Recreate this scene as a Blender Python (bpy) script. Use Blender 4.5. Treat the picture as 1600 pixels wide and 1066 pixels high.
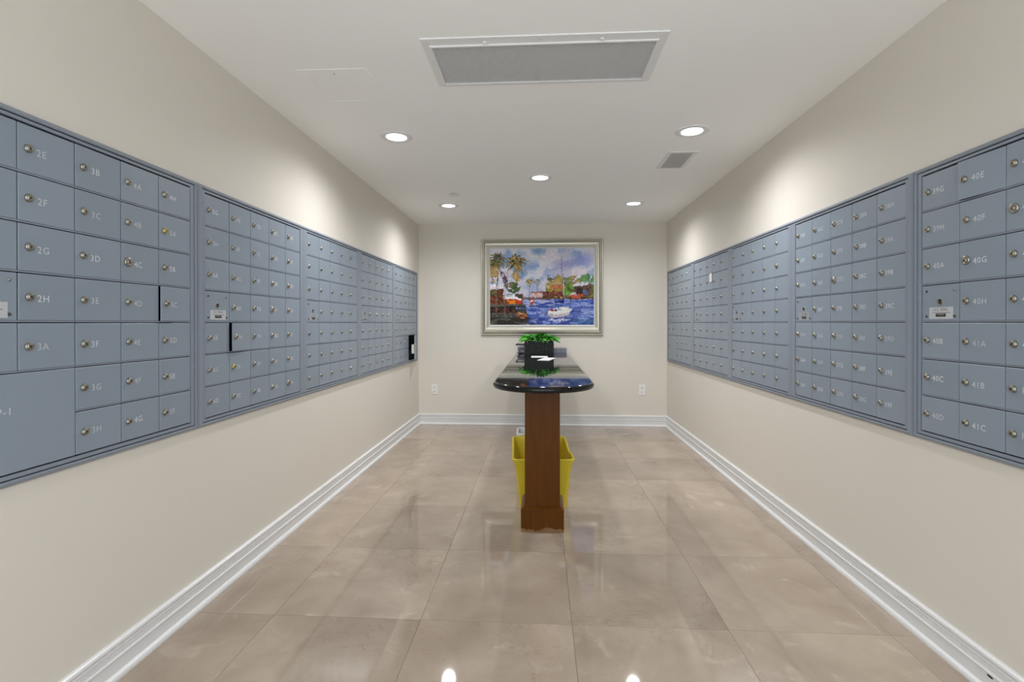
import bpy, bmesh, math, random
import numpy as np
from mathutils import Matrix, Vector

random.seed(7)
S = bpy.context.scene
for o in list(bpy.data.objects):
    bpy.data.objects.remove(o)

# ------------------------------------------------------------------ room size
XL, XR = -1.440, 1.460          # side walls
D = 5.877                       # back wall
Y0 = -0.60                      # unseen rear, left open so even world light fills the room
ZC = 2.361                      # ceiling

# ------------------------------------------------------------------ camera
F_PX, YAW, PITCH, ROLL = 783.6, 0.0563, 0.0036, -0.0003
cam = bpy.data.cameras.new('camera')
cam.sensor_fit = 'HORIZONTAL'
cam.sensor_width = 36.0
cam.lens = F_PX / 1600 * 36.0
cam.shift_y = -25.67 / 1600
cam.clip_start = 0.02
camo = bpy.data.objects.new('camera', cam)
S.collection.objects.link(camo)
_F = Vector((-math.sin(YAW), math.cos(YAW), 0)); _R = Vector((math.cos(YAW), math.sin(YAW), 0)); _U = Vector((0, 0, 1))
F2 = _F * math.cos(PITCH) - _U * math.sin(PITCH)
U2 = _U * math.cos(PITCH) + _F * math.sin(PITCH)
R3 = _R * math.cos(ROLL) + U2 * math.sin(ROLL)
U3 = U2 * math.cos(ROLL) - _R * math.sin(ROLL)
M = Matrix((R3, U3, -F2)).transposed().to_4x4()
M.translation = Vector((0, 0, 1.2))
camo.matrix_world = M
S.camera = camo

# ------------------------------------------------------------------ world, exposure
W = bpy.data.worlds.new('world'); S.world = W; W.use_nodes = True
W.node_tree.nodes['Background'].inputs[0].default_value = (0.93, 0.985, 1.04, 1)
W.node_tree.nodes['Background'].inputs[1].default_value = 2.35
S.view_settings.view_transform = 'Standard'
S.view_settings.look = 'None'
S.view_settings.exposure = 0.12
S.view_settings.gamma = 1.0
S.view_settings.use_curve_mapping = False
S.cycles.max_bounces = 16
S.cycles.diffuse_bounces = 10
S.cycles.glossy_bounces = 6
SPOT_W = 50.0
SPOT_ANGLE = math.radians(164)
LIGHT_COL = (0.985, 0.99, 1.0)
# the recessed downlights (x, y)
LIGHTS = [(-0.895, 3.085, 'round recessed downlight nearest on the left side of the ceiling'),
          (0.917, 3.095, 'round recessed downlight nearest on the right, in front of the small vent'),
          (0.0, 4.015, 'round recessed downlight in the middle of the ceiling'),
          (-0.905, 4.92, 'round recessed downlight far left, beside the small round cover'),
          (0.905, 4.935, 'round recessed downlight far right, near the back wall')]

# ------------------------------------------------------------------ helpers
COL = S.collection


def tag(o, label=None, cat=None, group=None, kind=None):
    if label: o['label'] = label
    if cat: o['category'] = cat
    if group: o['group'] = group
    if kind: o['kind'] = kind
    return o


def empty(name, loc, rz=0.0):
    o = bpy.data.objects.new(name, None)
    o.empty_display_size = 0.05
    COL.objects.link(o)
    o.location = loc; o.rotation_euler = (0, 0, rz)
    return o


def link(name, me, parent=None, loc=(0, 0, 0), rot=(0, 0, 0)):
    o = bpy.data.objects.new(name, me)
    COL.objects.link(o)
    o.parent = parent
    o.location = loc; o.rotation_euler = rot
    return o


class MB:
    """collects shapes into one mesh"""
    def __init__(s): s.bm = bmesh.new()

    def box(s, x0, x1, y0, y1, z0, z1, mat=0, bevel=0.0):
        vs = [s.bm.verts.new(c) for c in ((x0, y0, z0), (x1, y0, z0), (x1, y1, z0), (x0, y1, z0),
                                          (x0, y0, z1), (x1, y0, z1), (x1, y1, z1), (x0, y1, z1))]
        fs = []
        for f in ((3, 2, 1, 0), (4, 5, 6, 7), (0, 1, 5, 4), (1, 2, 6, 5), (2, 3, 7, 6), (3, 0, 4, 7)):
            fc = s.bm.faces.new([vs[i] for i in f]); fc.material_index = mat; fs.append(fc)
        if bevel > 0:
            es = list({e for f in fs for e in f.edges})
            r = bmesh.ops.bevel(s.bm, geom=es, offset=bevel, segments=2, profile=0.7, affect='EDGES')
            for f in r['faces']: f.material_index = mat
        return s

    def poly(s, pts, mat=0):
        f = s.bm.faces.new([s.bm.verts.new(p) for p in pts]); f.material_index = mat
        return f

    def loft(s, loops, mat=0, cap0=False, cap1=False, smooth=False, closed=True):
        rows = [[s.bm.verts.new(p) for p in lp] for lp in loops]
        n = len(rows[0])
        for a, b in zip(rows, rows[1:]):
            for i in range(n if closed else n - 1):
                j = (i + 1) % n
                f = s.bm.faces.new((a[i], a[j], b[j], b[i])); f.material_index = mat; f.smooth = smooth
        if cap0: f = s.bm.faces.new(list(reversed(rows[0]))); f.material_index = mat
        if cap1: f = s.bm.faces.new(rows[-1]); f.material_index = mat
        return s

    def lathe(s, prof, seg=24, axis='z', org=(0, 0, 0), mat=0, cap0=False, cap1=False, smooth=True):
        loops = []
        for r, h in prof:
            lp = []
            for i in range(seg):
                a = 2 * math.pi * i / seg
                c, d = r * math.cos(a), r * math.sin(a)
                p = (c, d, h) if axis == 'z' else (c, h, d)
                lp.append((p[0] + org[0], p[1] + org[1], p[2] + org[2]))
            loops.append(lp)
        return s.loft(loops, mat, cap0, cap1, smooth)

    def mesh(s, name, *mats, fix=True):
        if fix: bmesh.ops.recalc_face_normals(s.bm, faces=s.bm.faces)
        me = bpy.data.meshes.new(name)
        s.bm.to_mesh(me); s.bm.free()
        for m in mats: me.materials.append(m)
        return me

    def build(s, name, mats, parent=None, loc=(0, 0, 0), rot=(0, 0, 0), fix=True):
        if not isinstance(mats, (list, tuple)): mats = [mats]
        return link(name, s.mesh(name, *mats, fix=fix), parent, loc, rot)


def smooth(o, ang=35):
    for f in o.data.polygons: f.use_smooth = True
    try:
        o.data.set_sharp_from_angle(angle=math.radians(ang))
    except Exception:
        pass
    return o


# ------------------------------------------------------------------ materials
def new_mat(name):
    m = bpy.data.materials.new(name); m.use_nodes = True
    nt = m.node_tree
    return m, nt, nt.nodes['Principled BSDF']


def N(nt, typ, **kw):
    n = nt.nodes.new(typ)
    for k, v in kw.items(): setattr(n, k, v)
    return n


def simple(name, col, rough=0.5, metal=0.0, spec=0.5, noise=0.0, nscale=30.0, bump=0.0, rnd=0.0, coat=0.0):
    m, nt, b = new_mat(name)
    b.inputs['Base Color'].default_value = (*col, 1)
    b.inputs['Roughness'].default_value = rough
    b.inputs['Metallic'].default_value = metal
    b.inputs['Specular IOR Level'].default_value = spec
    if coat:
        b.inputs['Coat Weight'].default_value = coat; b.inputs['Coat Roughness'].default_value = 0.05
    L = nt.links.new
    src = None
    if noise or bump:
        tc = N(nt, 'ShaderNodeTexCoord'); nz = N(nt, 'ShaderNodeTexNoise')
        nz.inputs['Scale'].default_value = nscale; nz.inputs['Detail'].default_value = 4
        L(tc.outputs['Object'], nz.inputs['Vector'])
        if noise:
            mr = N(nt, 'ShaderNodeMapRange')
            mr.inputs[3].default_value = 1 - noise; mr.inputs[4].default_value = 1 + noise
            L(nz.outputs['Fac'], mr.inputs[0]); src = mr.outputs[0]
        if bump:
            bp = N(nt, 'ShaderNodeBump'); bp.inputs['Strength'].default_value = bump; bp.inputs['Distance'].default_value = 0.002
            L(nz.outputs['Fac'], bp.inputs['Height']); L(bp.outputs[0], b.inputs['Normal'])
    if rnd:
        oi = N(nt, 'ShaderNodeObjectInfo'); mr2 = N(nt, 'ShaderNodeMapRange')
        mr2.inputs[3].default_value = 1 - rnd; mr2.inputs[4].default_value = 1 + rnd
        L(oi.outputs['Random'], mr2.inputs[0])
        if src is None: src = mr2.outputs[0]
        else:
            mu = N(nt, 'ShaderNodeMath', operation='MULTIPLY'); L(src, mu.inputs[0]); L(mr2.outputs[0], mu.inputs[1]); src = mu.outputs[0]
    if src is not None:
        vm = N(nt, 'ShaderNodeVectorMath', operation='SCALE')
        vm.inputs[0].default_value = col
        L(src, vm.inputs['Scale']); L(vm.outputs[0], b.inputs['Base Color'])
    return m


M_wall = simple('wall_paint', (0.69, 0.652, 0.588), 0.6, spec=0.3, noise=0.012, nscale=3, bump=0.05)
M_ceil = simple('ceiling_paint', (0.93, 0.925, 0.905), 0.8, spec=0.2, noise=0.01, nscale=2)
M_base = simple('white_gloss_paint', (0.74, 0.745, 0.75), 0.3)
M_door = simple('grey_blue_enamel', (0.240, 0.288, 0.345), 0.36, spec=0.5, noise=0.03, nscale=6, rnd=0.035)
M_frame = simple('grey_frame_enamel', (0.225, 0.260, 0.312), 0.34, spec=0.5, noise=0.02, nscale=8)
M_body = simple('cabinet_interior_shade', (0.03, 0.032, 0.036), 0.7)  # near-black colour stands in for shade inside the grey metal cabinets
M_chrome = simple('worn_nickel', (0.36, 0.34, 0.29), 0.34, metal=1.0, noise=0.1, nscale=200)
M_brass = simple('brass', (0.50, 0.42, 0.16), 0.34, metal=1.0)
M_black = simple('black', (0.006, 0.006, 0.006), 0.5)
M_print = simple('pale_print', (0.60, 0.63, 0.66), 0.6, rnd=0.14)
M_label = simple('white_label', (0.50, 0.51, 0.54), 0.5)
M_label2 = simple('grey_metal_label', (0.33, 0.34, 0.36), 0.35)
M_grey_print = simple('grey_print', (0.10, 0.10, 0.11), 0.6)
M_white = simple('white_plastic', (0.80, 0.80, 0.79), 0.4)
M_yellow = simple('yellow_plastic', (0.72, 0.56, 0.028), 0.42, noise=0.05, nscale=9)
M_alu = simple('aluminium_grille', (0.62, 0.61, 0.59), 0.5)
M_dark = simple('dark_duct', (0.22, 0.215, 0.205), 0.9)
M_slot = simple('socket_dark', (0.05, 0.05, 0.05), 0.5)
M_grout = simple('grout', (0.27, 0.20, 0.145), 0.8)
M_ring = simple('white_light_trim', (0.78, 0.78, 0.78), 0.5)
M_leaf = simple('leaf_green', (0.060, 0.310, 0.030), 0.4, noise=0.35, nscale=25, rnd=0.55)
M_soil = simple('dark_soil', (0.015, 0.011, 0.008), 0.9, bump=0.6, nscale=80)
M_paper = simple('white_paper', (0.60, 0.595, 0.61), 0.7)
M_mag_a = simple('grey_magazine', (0.28, 0.27, 0.30), 0.5, noise=0.5, nscale=30)
M_mag_b = simple('dark_magazine', (0.035, 0.03, 0.04), 0.45, noise=0.4, nscale=30)
M_mag_c = simple('pale_magazine', (0.58, 0.57, 0.60), 0.5, noise=0.15, nscale=40)
M_mag_d = simple('blue_grey_magazine', (0.17, 0.18, 0.26), 0.35, noise=0.4, nscale=25)


def emit_mat():
    m, nt, b = new_mat('lit_lens')
    b.inputs['Base Color'].default_value = (0.9, 0.9, 0.9, 1)
    b.inputs['Emission Color'].default_value = (1, 0.98, 0.95, 1)
    b.inputs['Emission Strength'].default_value = 9
    return m


M_lens = emit_mat()


def marble():
    m, nt, b = new_mat('beige_marble')
    L = nt.links.new
    tc = N(nt, 'ShaderNodeTexCoord'); oi = N(nt, 'ShaderNodeObjectInfo')
    wv = N(nt, 'ShaderNodeMath', operation='MULTIPLY'); wv.inputs[1].default_value = 37.0
    L(oi.outputs['Random'], wv.inputs[0])

    def nz(scale, detail, dist, rough=0.55):
        n = N(nt, 'ShaderNodeTexNoise', noise_dimensions='4D')
        n.inputs['Scale'].default_value = scale; n.inputs['Detail'].default_value = detail
        n.inputs['Distortion'].default_value = dist; n.inputs['Roughness'].default_value = rough
        L(tc.outputs['Object'], n.inputs['Vector']); L(wv.outputs[0], n.inputs['W'])
        return n
    a = nz(2.6, 6, 0.6)
    r1 = N(nt, 'ShaderNodeValToRGB')
    e = r1.color_ramp.elements
    e[0].position = 0.28; e[0].color = (0.315, 0.250, 0.192, 1)
    e[1].position = 0.72; e[1].color = (0.470, 0.390, 0.312, 1)
    L(a.outputs['Fac'], r1.inputs['Fac'])
    # fine veins: thin lines where a distorted noise crosses 0.5
    v = nz(3.2, 5, 2.2, 0.62)
    sub = N(nt, 'ShaderNodeMath', operation='SUBTRACT'); sub.inputs[1].default_value = 0.5
    ab = N(nt, 'ShaderNodeMath', operation='ABSOLUTE')
    L(v.outputs['Fac'], sub.inputs[0]); L(sub.outputs[0], ab.inputs[0])
    vr = N(nt, 'ShaderNodeMapRange'); vr.inputs[1].default_value = 0.0; vr.inputs[2].default_value = 0.011
    vr.inputs[3].default_value = 1.0; vr.inputs[4].default_value = 0.0
    L(ab.outputs[0], vr.inputs[0])
    g = nz(1.7, 2, 0)
    gr = N(nt, 'ShaderNodeMapRange'); gr.inputs[1].default_value = 0.48; gr.inputs[2].default_value = 0.64
    gr.inputs[3].default_value = 0.0; gr.inputs[4].default_value = 0.6
    L(g.outputs['Fac'], gr.inputs[0])
    vm = N(nt, 'ShaderNodeMath', operation='MULTIPLY'); L(vr.outputs[0], vm.inputs[0]); L(gr.outputs[0], vm.inputs[1])
    mix = N(nt, 'ShaderNodeMix', data_type='RGBA')
    mix.inputs['B'].default_value = (0.24, 0.16, 0.10, 1)
    L(vm.outputs[0], mix.inputs['Factor']); L(r1.outputs['Color'], mix.inputs['A'])
    # pale streaks
    p = nz(5.5, 4, 1.5)
    ps = N(nt, 'ShaderNodeMapRange'); ps.inputs[1].default_value = 0.60; ps.inputs[2].default_value = 0.72
    ps.inputs[3].default_value = 0; ps.inputs[4].default_value = 0.25
    L(p.outputs['Fac'], ps.inputs[0])
    mix2 = N(nt, 'ShaderNodeMix', data_type='RGBA'); mix2.inputs['B'].default_value = (0.68, 0.60, 0.50, 1)
    L(ps.outputs[0], mix2.inputs['Factor']); L(mix.outputs['Result'], mix2.inputs['A'])
    # slab to slab tone
    tr = N(nt, 'ShaderNodeMapRange'); tr.inputs[3].default_value = 0.90; tr.inputs[4].default_value = 1.08
    L(oi.outputs['Random'], tr.inputs[0])
    sc = N(nt, 'ShaderNodeVectorMath', operation='SCALE'); L(mix2.outputs['Result'], sc.inputs[0]); L(tr.outputs[0], sc.inputs['Scale'])
    L(sc.outputs[0], b.inputs['Base Color'])
    b.inputs['Roughness'].default_value = 0.035
    b.inputs['IOR'].default_value = 1.5
    return m


M_marble = marble()


def granite():
    m, nt, b = new_mat('black_granite')
    L = nt.links.new
    tc = N(nt, 'ShaderNodeTexCoord')
    vo = N(nt, 'ShaderNodeTexVoronoi'); vo.inputs['Scale'].default_value = 130
    L(tc.outputs['Object'], vo.inputs['Vector'])
    r = N(nt, 'ShaderNodeValToRGB'); e = r.color_ramp.elements
    e[0].position = 0.10; e[0].color = (0.16, 0.18, 0.15, 1)
    e[1].position = 0.22; e[1].color = (0.008, 0.009, 0.008, 1)
    L(vo.outputs['Distance'], r.inputs['Fac'])
    nz = N(nt, 'ShaderNodeTexNoise'); nz.inputs['Scale'].default_value = 55
    L(tc.outputs['Object'], nz.inputs['Vector'])
    mr = N(nt, 'ShaderNodeMapRange'); mr.inputs[1].default_value = 0.55; mr.inputs[2].default_value = 0.65
    L(nz.outputs['Fac'], mr.inputs[0])
    mx = N(nt, 'ShaderNodeMix', data_type='RGBA'); mx.inputs['A'].default_value = (0.009, 0.010, 0.009, 1)
    L(mr.outputs[0], mx.inputs['Factor']); L(r.outputs['Color'], mx.inputs['B'])
    L(mx.outputs['Result'], b.inputs['Base Color'])
    b.inputs['Roughness'].default_value = 0.04
    b.inputs['IOR'].default_value = 1.36
    return m


M_granite = granite()


def wood():
    m, nt, b = new_mat('red_brown_wood')
    L = nt.links.new
    tc = N(nt, 'ShaderNodeTexCoord'); mp = N(nt, 'ShaderNodeMapping')
    mp.inputs['Scale'].default_value = (26, 26, 1.6)
    L(tc.outputs['Object'], mp.inputs['Vector'])
    nz = N(nt, 'ShaderNodeTexNoise'); nz.inputs['Scale'].default_value = 1.6; nz.inputs['Detail'].default_value = 6; nz.inputs['Distortion'].default_value = 0.8
    L(mp.outputs[0], nz.inputs['Vector'])
    r = N(nt, 'ShaderNodeValToRGB'); e = r.color_ramp.elements
    e[0].position = 0.25; e[0].color = (0.082, 0.027, 0.0035, 1)
    e[1].position = 0.8; e[1].color = (0.128, 0.046, 0.006, 1)
    L(nz.outputs['Fac'], r.inputs['Fac'])
    # pale scuffs along the foot, a worn patch of bare wood with a ragged edge
    sx = N(nt, 'ShaderNodeSeparateXYZ'); L(tc.outputs['Object'], sx.inputs[0])
    n2 = N(nt, 'ShaderNodeTexNoise'); n2.inputs['Scale'].default_value = 22; n2.inputs['Detail'].default_value = 5
    L(tc.outputs['Object'], n2.inputs['Vector'])
    m1 = N(nt, 'ShaderNodeMath', operation='MULTIPLY'); m1.inputs[1].default_value = 0.075
    L(n2.outputs['Fac'], m1.inputs[0])
    lt = N(nt, 'ShaderNodeMath', operation='SUBTRACT'); L(m1.outputs[0], lt.inputs[0]); L(sx.outputs['Z'], lt.inputs[1])
    mr = N(nt, 'ShaderNodeMapRange'); mr.inputs[1].default_value = 0.018; mr.inputs[2].default_value = 0.028; mr.inputs[4].default_value = 0.7
    L(lt.outputs[0], mr.inputs[0])
    mx = N(nt, 'ShaderNodeMix', data_type='RGBA'); mx.inputs['B'].default_value = (0.30, 0.18, 0.09, 1)
    L(mr.outputs[0], mx.inputs['Factor']); L(r.outputs['Color'], mx.inputs['A'])
    L(mx.outputs['Result'], b.inputs['Base Color'])
    b.inputs['Roughness'].default_value = 0.30
    b.inputs['Specular IOR Level'].default_value = 0.10
    return m


M_wood = wood()


def planter_mat():
    m, nt, b = new_mat('black_speckled_planter')
    L = nt.links.new
    tc = N(nt, 'ShaderNodeTexCoord')
    nz = N(nt, 'ShaderNodeTexNoise'); nz.inputs['Scale'].default_value = 60; nz.inputs['Detail'].default_value = 5
    L(tc.outputs['Object'], nz.inputs['Vector'])
    r = N(nt, 'ShaderNodeValToRGB'); e = r.color_ramp.elements
    e[0].position = 0.52; e[0].color = (0.005, 0.006, 0.005, 1)
    e[1].position = 0.75; e[1].color = (0.06, 0.065, 0.055, 1)
    L(nz.outputs['Fac'], r.inputs['Fac']); L(r.outputs[0], b.inputs['Base Color'])
    b.inputs['Roughness'].default_value = 0.30
    b.inputs['Specular IOR Level'].default_value = 0.15
    return m


M_planter = planter_mat()


def silver(name, col, rough):
    return simple(name, col, rough, metal=0.8, noise=0.16, nscale=60)


M_silver = silver('champagne_silver', (0.47, 0.45, 0.375), 0.33)
M_liner = simple('pale_liner', (0.60, 0.59, 0.56), 0.6)


def canvas_mat():
    m, nt, b = new_mat('painted_canvas')
    at = N(nt, 'ShaderNodeAttribute', attribute_name='paint')
    nt.links.new(at.outputs['Color'], b.inputs['Base Color'])
    b.inputs['Roughness'].default_value = 0.6
    b.inputs['Specular IOR Level'].default_value = 0.12
    return m


M_canvas = canvas_mat()

# ------------------------------------------------------------------ setting: floor
WT = 0.42        # wall thickness
mb = MB(); mb.box(XL - WT, XR + WT, Y0, D + 0.1, -0.08, -0.006)
floor = tag(mb.build('floor', M_grout), kind='structure')
TX, TY, TX0, TY0 = 0.609, 0.626, 0.126, 1.998
G = 0.0006
xs = sorted({XL, XR} | {TX0 + i * TX for i in range(-6, 7) if XL + 0.02 < TX0 + i * TX < XR - 0.02})
ys = sorted({Y0, D} | {TY0 + i * TY for i in range(-8, 10) if Y0 + 0.02 < TY0 + i * TY < D - 0.02})
tile_cache = {}
for xa, xb in zip(xs, xs[1:]):
    for ya, yb in zip(ys, ys[1:]):
        k = (round(xb - xa, 3), round(yb - ya, 3))
        if k not in tile_cache:
            hx, hy = k[0] / 2 - G, k[1] / 2 - G
            t = MB()
            c = 0.0006
            lo = [(-hx, -hy), (hx, -hy), (hx, hy), (-hx, hy)]
            t.loft([[(x, y, -0.006) for x, y in lo], [(x, y, -c * 0.4) for x, y in lo],
                    [(x - math.copysign(c, x), y - math.copysign(c, y), 0) for x, y in lo]], cap0=True, cap1=True)
            tile_cache[k] = t.mesh('tile', M_marble)
        link('tile', tile_cache[k], floor, ((xa + xb) / 2, (ya + yb) / 2, 0))

# ------------------------------------------------------------------ setting: walls
ZB, ZT = 0.757, 1.787            # outer edges of the mailbox banks
L_Y0, L_PITCH, L_COL = 1.082, 0.9375, 0.1700
R_Y0, R_PITCH, R_COL = 1.0925, 0.9445, 0.1720
L_Y1, R_Y1 = L_Y0 + 5 * L_PITCH, R_Y0 + 5 * R_PITCH


def wall_side(name, x0, x1, ya, yb):
    m = MB(); h = 0.008
    m.box(x0, x1, Y0, D, 0 - 0.006, ZB + h)
    m.box(x0, x1, Y0, D, ZT - h, ZC)
    m.box(x0, x1, Y0, ya + h, ZB + h, ZT - h)
    m.box(x0, x1, yb - h, D, ZB + h, ZT - h)
    return tag(m.build(name, M_wall), kind='structure')


wall_side('wall_left', XL - WT, XL, L_Y0, L_Y1)
wall_side('wall_right', XR, XR + WT, R_Y0, R_Y1)
tag(MB().box(XL - WT, XR + WT, D, D + 0.1, -0.006, ZC).build('wall_back', M_wall), kind='structure')

# ceiling with the opening of the return air grille
GX0, GX1, GY0, GY1 = -0.462, 0.484, 2.075, 2.412
mb = MB()
mb.box(XL - WT, XR + WT, Y0, GY0, ZC, ZC + 0.06)
mb.box(XL - WT, XR + WT, GY1, D + 0.1, ZC, ZC + 0.06)
mb.box(XL - WT, GX0, GY0, GY1, ZC, ZC + 0.06)
mb.box(GX1, XR + WT, GY0, GY1, ZC, ZC + 0.06)
tag(mb.build('ceiling', M_ceil), kind='structure')

# baseboards: one moulded profile (distance from the wall, height)
BB = [(0.0, 0.0), (0.027, 0.0), (0.0275, 0.008), (0.0245, 0.016), (0.019, 0.0205), (0.0145, 0.0225), (0.0145, 0.0690), (0.0185, 0.0700),
      (0.0185, 0.0722), (0.0135, 0.0735), (0.0135, 0.0825), (0.0112, 0.0832), (0.0112, 0.0850), (0.0140, 0.0858), (0.0140, 0.0930),
      (0.0112, 0.0938), (0.0112, 0.0950), (0.0145, 0.0960), (0.0145, 0.1060), (0.0105, 0.1070), (0.0105, 0.1086), (0.0150, 0.1098),
      (0.0160, 0.1150), (0.0140, 0.1215), (0.0085, 0.1250), (0.0, 0.1256)]


def baseboard(name, f0, f1):
    m = MB()
    m.loft([[f0(o, z) for o, z in BB], [f1(o, z) for o, z in BB]], cap0=True, cap1=True)
    return tag(m.build(name, M_base), kind='structure')


baseboard('baseboard_left', lambda o, z: (XL + o, Y0, z), lambda o, z: (XL + o, D - o, z))
bbr = baseboard('baseboard_right', lambda o, z: (XR - o, Y0, z), lambda o, z: (XR - o, D - o, z))
baseboard('baseboard_back', lambda o, z: (XL + o, D - o, z), lambda o, z: (XR - o, D - o, z))
# small black scuff on the right baseboard
mb = MB()
mb.poly([(XR - 0.0150, 1.694 + 0.012 * math.cos(a), 0.060 + 0.004 * math.sin(a)) for a in [i * math.pi / 5 for i in range(10)]])
mb.build('scuff_mark', M_black, bbr, fix=False)

# ------------------------------------------------------------------ mailbox units
ROWP = 0.1383
ROW_TOP = 1.757 - ZB             # door field, in unit coordinates
ROW_BOT = ROW_TOP - 7 * ROWP
DOOR_T = 0.004
FACE = -0.010                    # front of the doors, in front of the wall face

# numbers in sequence: eight flats to a floor, lettered A to H
LET = 'ABCDEFGH'


def seq(f, l, n):
    out = []
    i = LET.index(l)
    for _ in range(n):
        out.append('%d%s' % (f, LET[i])); i += 1
        if i == 8: i = 0; f += 1
    return out


NUM = {}


def fill(unit, cells, names):
    for c, n in zip(cells, names): NUM[(unit,) + c] = n


def colcells(c, rows): return [(r, c) for r in rows]


six = [0, 1, 2, 4, 5, 6]; sev = list(range(7))
fill('L1', colcells(1, range(5)) + colcells(2, sev) + colcells(3, sev) + colcells(4, sev), seq(2, 'E', 26))
fill('L2', colcells(0, six) + colcells(1, sev) + colcells(2, sev) + colcells(3, sev) + colcells(4, sev), seq(5, 'G', 34))
fill('R4', colcells(0, six) + colcells(1, sev) + colcells(2, sev) + colcells(3, sev) + colcells(4, sev), seq(35, 'E', 34))
fill('R5', colcells(0, six) + colcells(1, sev) + colcells(2, range(5)), seq(39, 'G', 18))
NUM[('R5', 5, 2)] = 'PHA'; NUM[('R5', 6, 2)] = 'PHB'
NUM[('L1', 5, 0)] = 'P-1'

# lettering meshes
text_me = {}


def make_texts(items):
    """items: {key: (string, size, material, align)}"""
    tmp = []
    for k, (s, size, mat, al) in items.items():
        cu = bpy.data.curves.new('t', 'FONT'); cu.body = s; cu.size = size; cu.align_x = al; cu.align_y = 'CENTER'
        cu.resolution_u = 2; cu.space_character = 1.12
        o = bpy.data.objects.new('t', cu); COL.objects.link(o); tmp.append((k, o, mat))
    dg = bpy.context.evaluated_depsgraph_get(); dg.update()
    for k, o, mat in tmp:
        me = bpy.data.meshes.new_from_object(o.evaluated_get(dg))
        me.name = 'number'; me.materials.clear(); me.materials.append(mat)
        text_me[k] = me
    for k, o, mat in tmp:
        cu = o.data; bpy.data.objects.remove(o); bpy.data.curves.remove(cu)


items = {n: (n, 0.0285, M_print, 'LEFT') for n in set(NUM.values())}
items['us_mail'] = ('U.S. MAIL', 0.0150, M_grey_print, 'CENTER')
make_texts(items)


# lock meshes (front towards -Y)
def lock_mesh(ring, big=1.0):
    m = MB()
    m.lathe([(0.0118 * big, 0.0), (0.0118 * big, -0.0035), (0.0105 * big, -0.0062), (0.0088, -0.0066), (0.0082, -0.0052), (0.0078, -0.0052),
             (0.0074, -0.0078), (0.0060, -0.0084)], 18, axis='y', mat=0, cap1=True)
    m.box(-0.0011, 0.0011, -0.0088, -0.0080, -0.0045, 0.0040, mat=1)
    m.box(-0.0022, 0.0022, -0.0087, -0.0080, -0.0012, 0.0014, mat=1)
    return m.mesh('lock', ring, M_black)


LOCK = {'n': lock_mesh(M_chrome), 'b': lock_mesh(M_brass), 'x': lock_mesh(M_chrome, 1.35)}
SPECIAL_LOCK = {('L1', 1, 4): 'b', ('L2', 5, 1): 'b', ('L1', 2, 3): 'x', ('R5', 1, 2): 'x', ('R5', 2, 1): 'x', ('R4', 2, 2): 'x',
                ('L2', 3, 3): 'x', ('R3', 1, 4): 'x', ('L2', 6, 4): 'x'}
AJAR = {('L2', 4, 1): 5.0, ('L1', 3, 4): 2.8, ('R5', 0, 1): 3.6, ('L5', 5, 3): 11.0}

DOOR_ME = {}


def door_mesh(w, h):
    k = (round(w, 4), round(h, 4))
    if k not in DOOR_ME:
        m = MB(); c = 0.0012
        y0, y1 = FACE, FACE + DOOR_T
        lo = [(-w, 0), (0, 0), (0, h), (-w, h)]
        inn = [(-w + c, c), (-c, c), (-c, h - c), (-w + c, h - c)]
        m.loft([[(x, y1, z) for x, z in lo], [(x, y0 + c * 0.7, z) for x, z in lo], [(x, y0, z) for x, z in inn]], cap0=True, cap1=True)
        # stiffening plate on the back
        m.box(-w * 0.9, -w * 0.2, y1, y1 + 0.002, 0.006, h - 0.006)
        DOOR_ME[k] = m.mesh('door', M_door)
    return DOOR_ME[k]


m = MB(); m.lathe([(0.0048, 0), (0.0048, -0.001), (0.0040, -0.0026), (0.0016, -0.0032)], 12, axis='y', cap1=True)
SCREW_ME = m.mesh('screw', M_chrome)
m = MB(); m.lathe([(0.0048, 0), (0.0048, -0.001), (0.0040, -0.0026), (0.0016, -0.0032)], 12, axis='y', cap1=True)
SCREW_D = m.mesh('screw', M_slot)
m = MB()
m.lathe([(0.0125, 0), (0.0125, -0.0014), (0.0095, -0.0018), (0.0090, -0.0010)], 18, axis='y', mat=0)
m.lathe([(0.0090, -0.0010), (0.0088, -0.0004)], 18, axis='y', mat=1, cap1=True)
m.box(-0.0045, 0.0025, -0.0016, -0.0006, -0.0012, 0.0012, mat=0)
KEY_ME = m.mesh('master_keyhole', M_chrome, M_black)


def prism_trim(m, a0, a1, b0, b1):
    """one length of sloped trim: outer edge a0-a1, inner edge b0-b1 (x, z), mitred ends"""
    def pt(p, y): return (p[0], y, p[1])
    y_o, y_i = -0.007, -0.0175
    mid0 = (a0[0] + (b0[0] - a0[0]) * 0.72, a0[1] + (b0[1] - a0[1]) * 0.72)
    mid1 = (a1[0] + (b1[0] - a1[0]) * 0.72, a1[1] + (b1[1] - a1[1]) * 0.72)
    s0 = [pt(a0, -0.0002), pt(a0, y_o), pt(mid0, y_i), pt(b0, y_i + 0.0015), pt(b0, -0.0002)]
    s1 = [pt(a1, -0.0002), pt(a1, y_o), pt(mid1, y_i), pt(b1, y_i + 0.0015), pt(b1, -0.0002)]
    m.loft([s0, s1], cap0=True, cap1=True)


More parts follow.
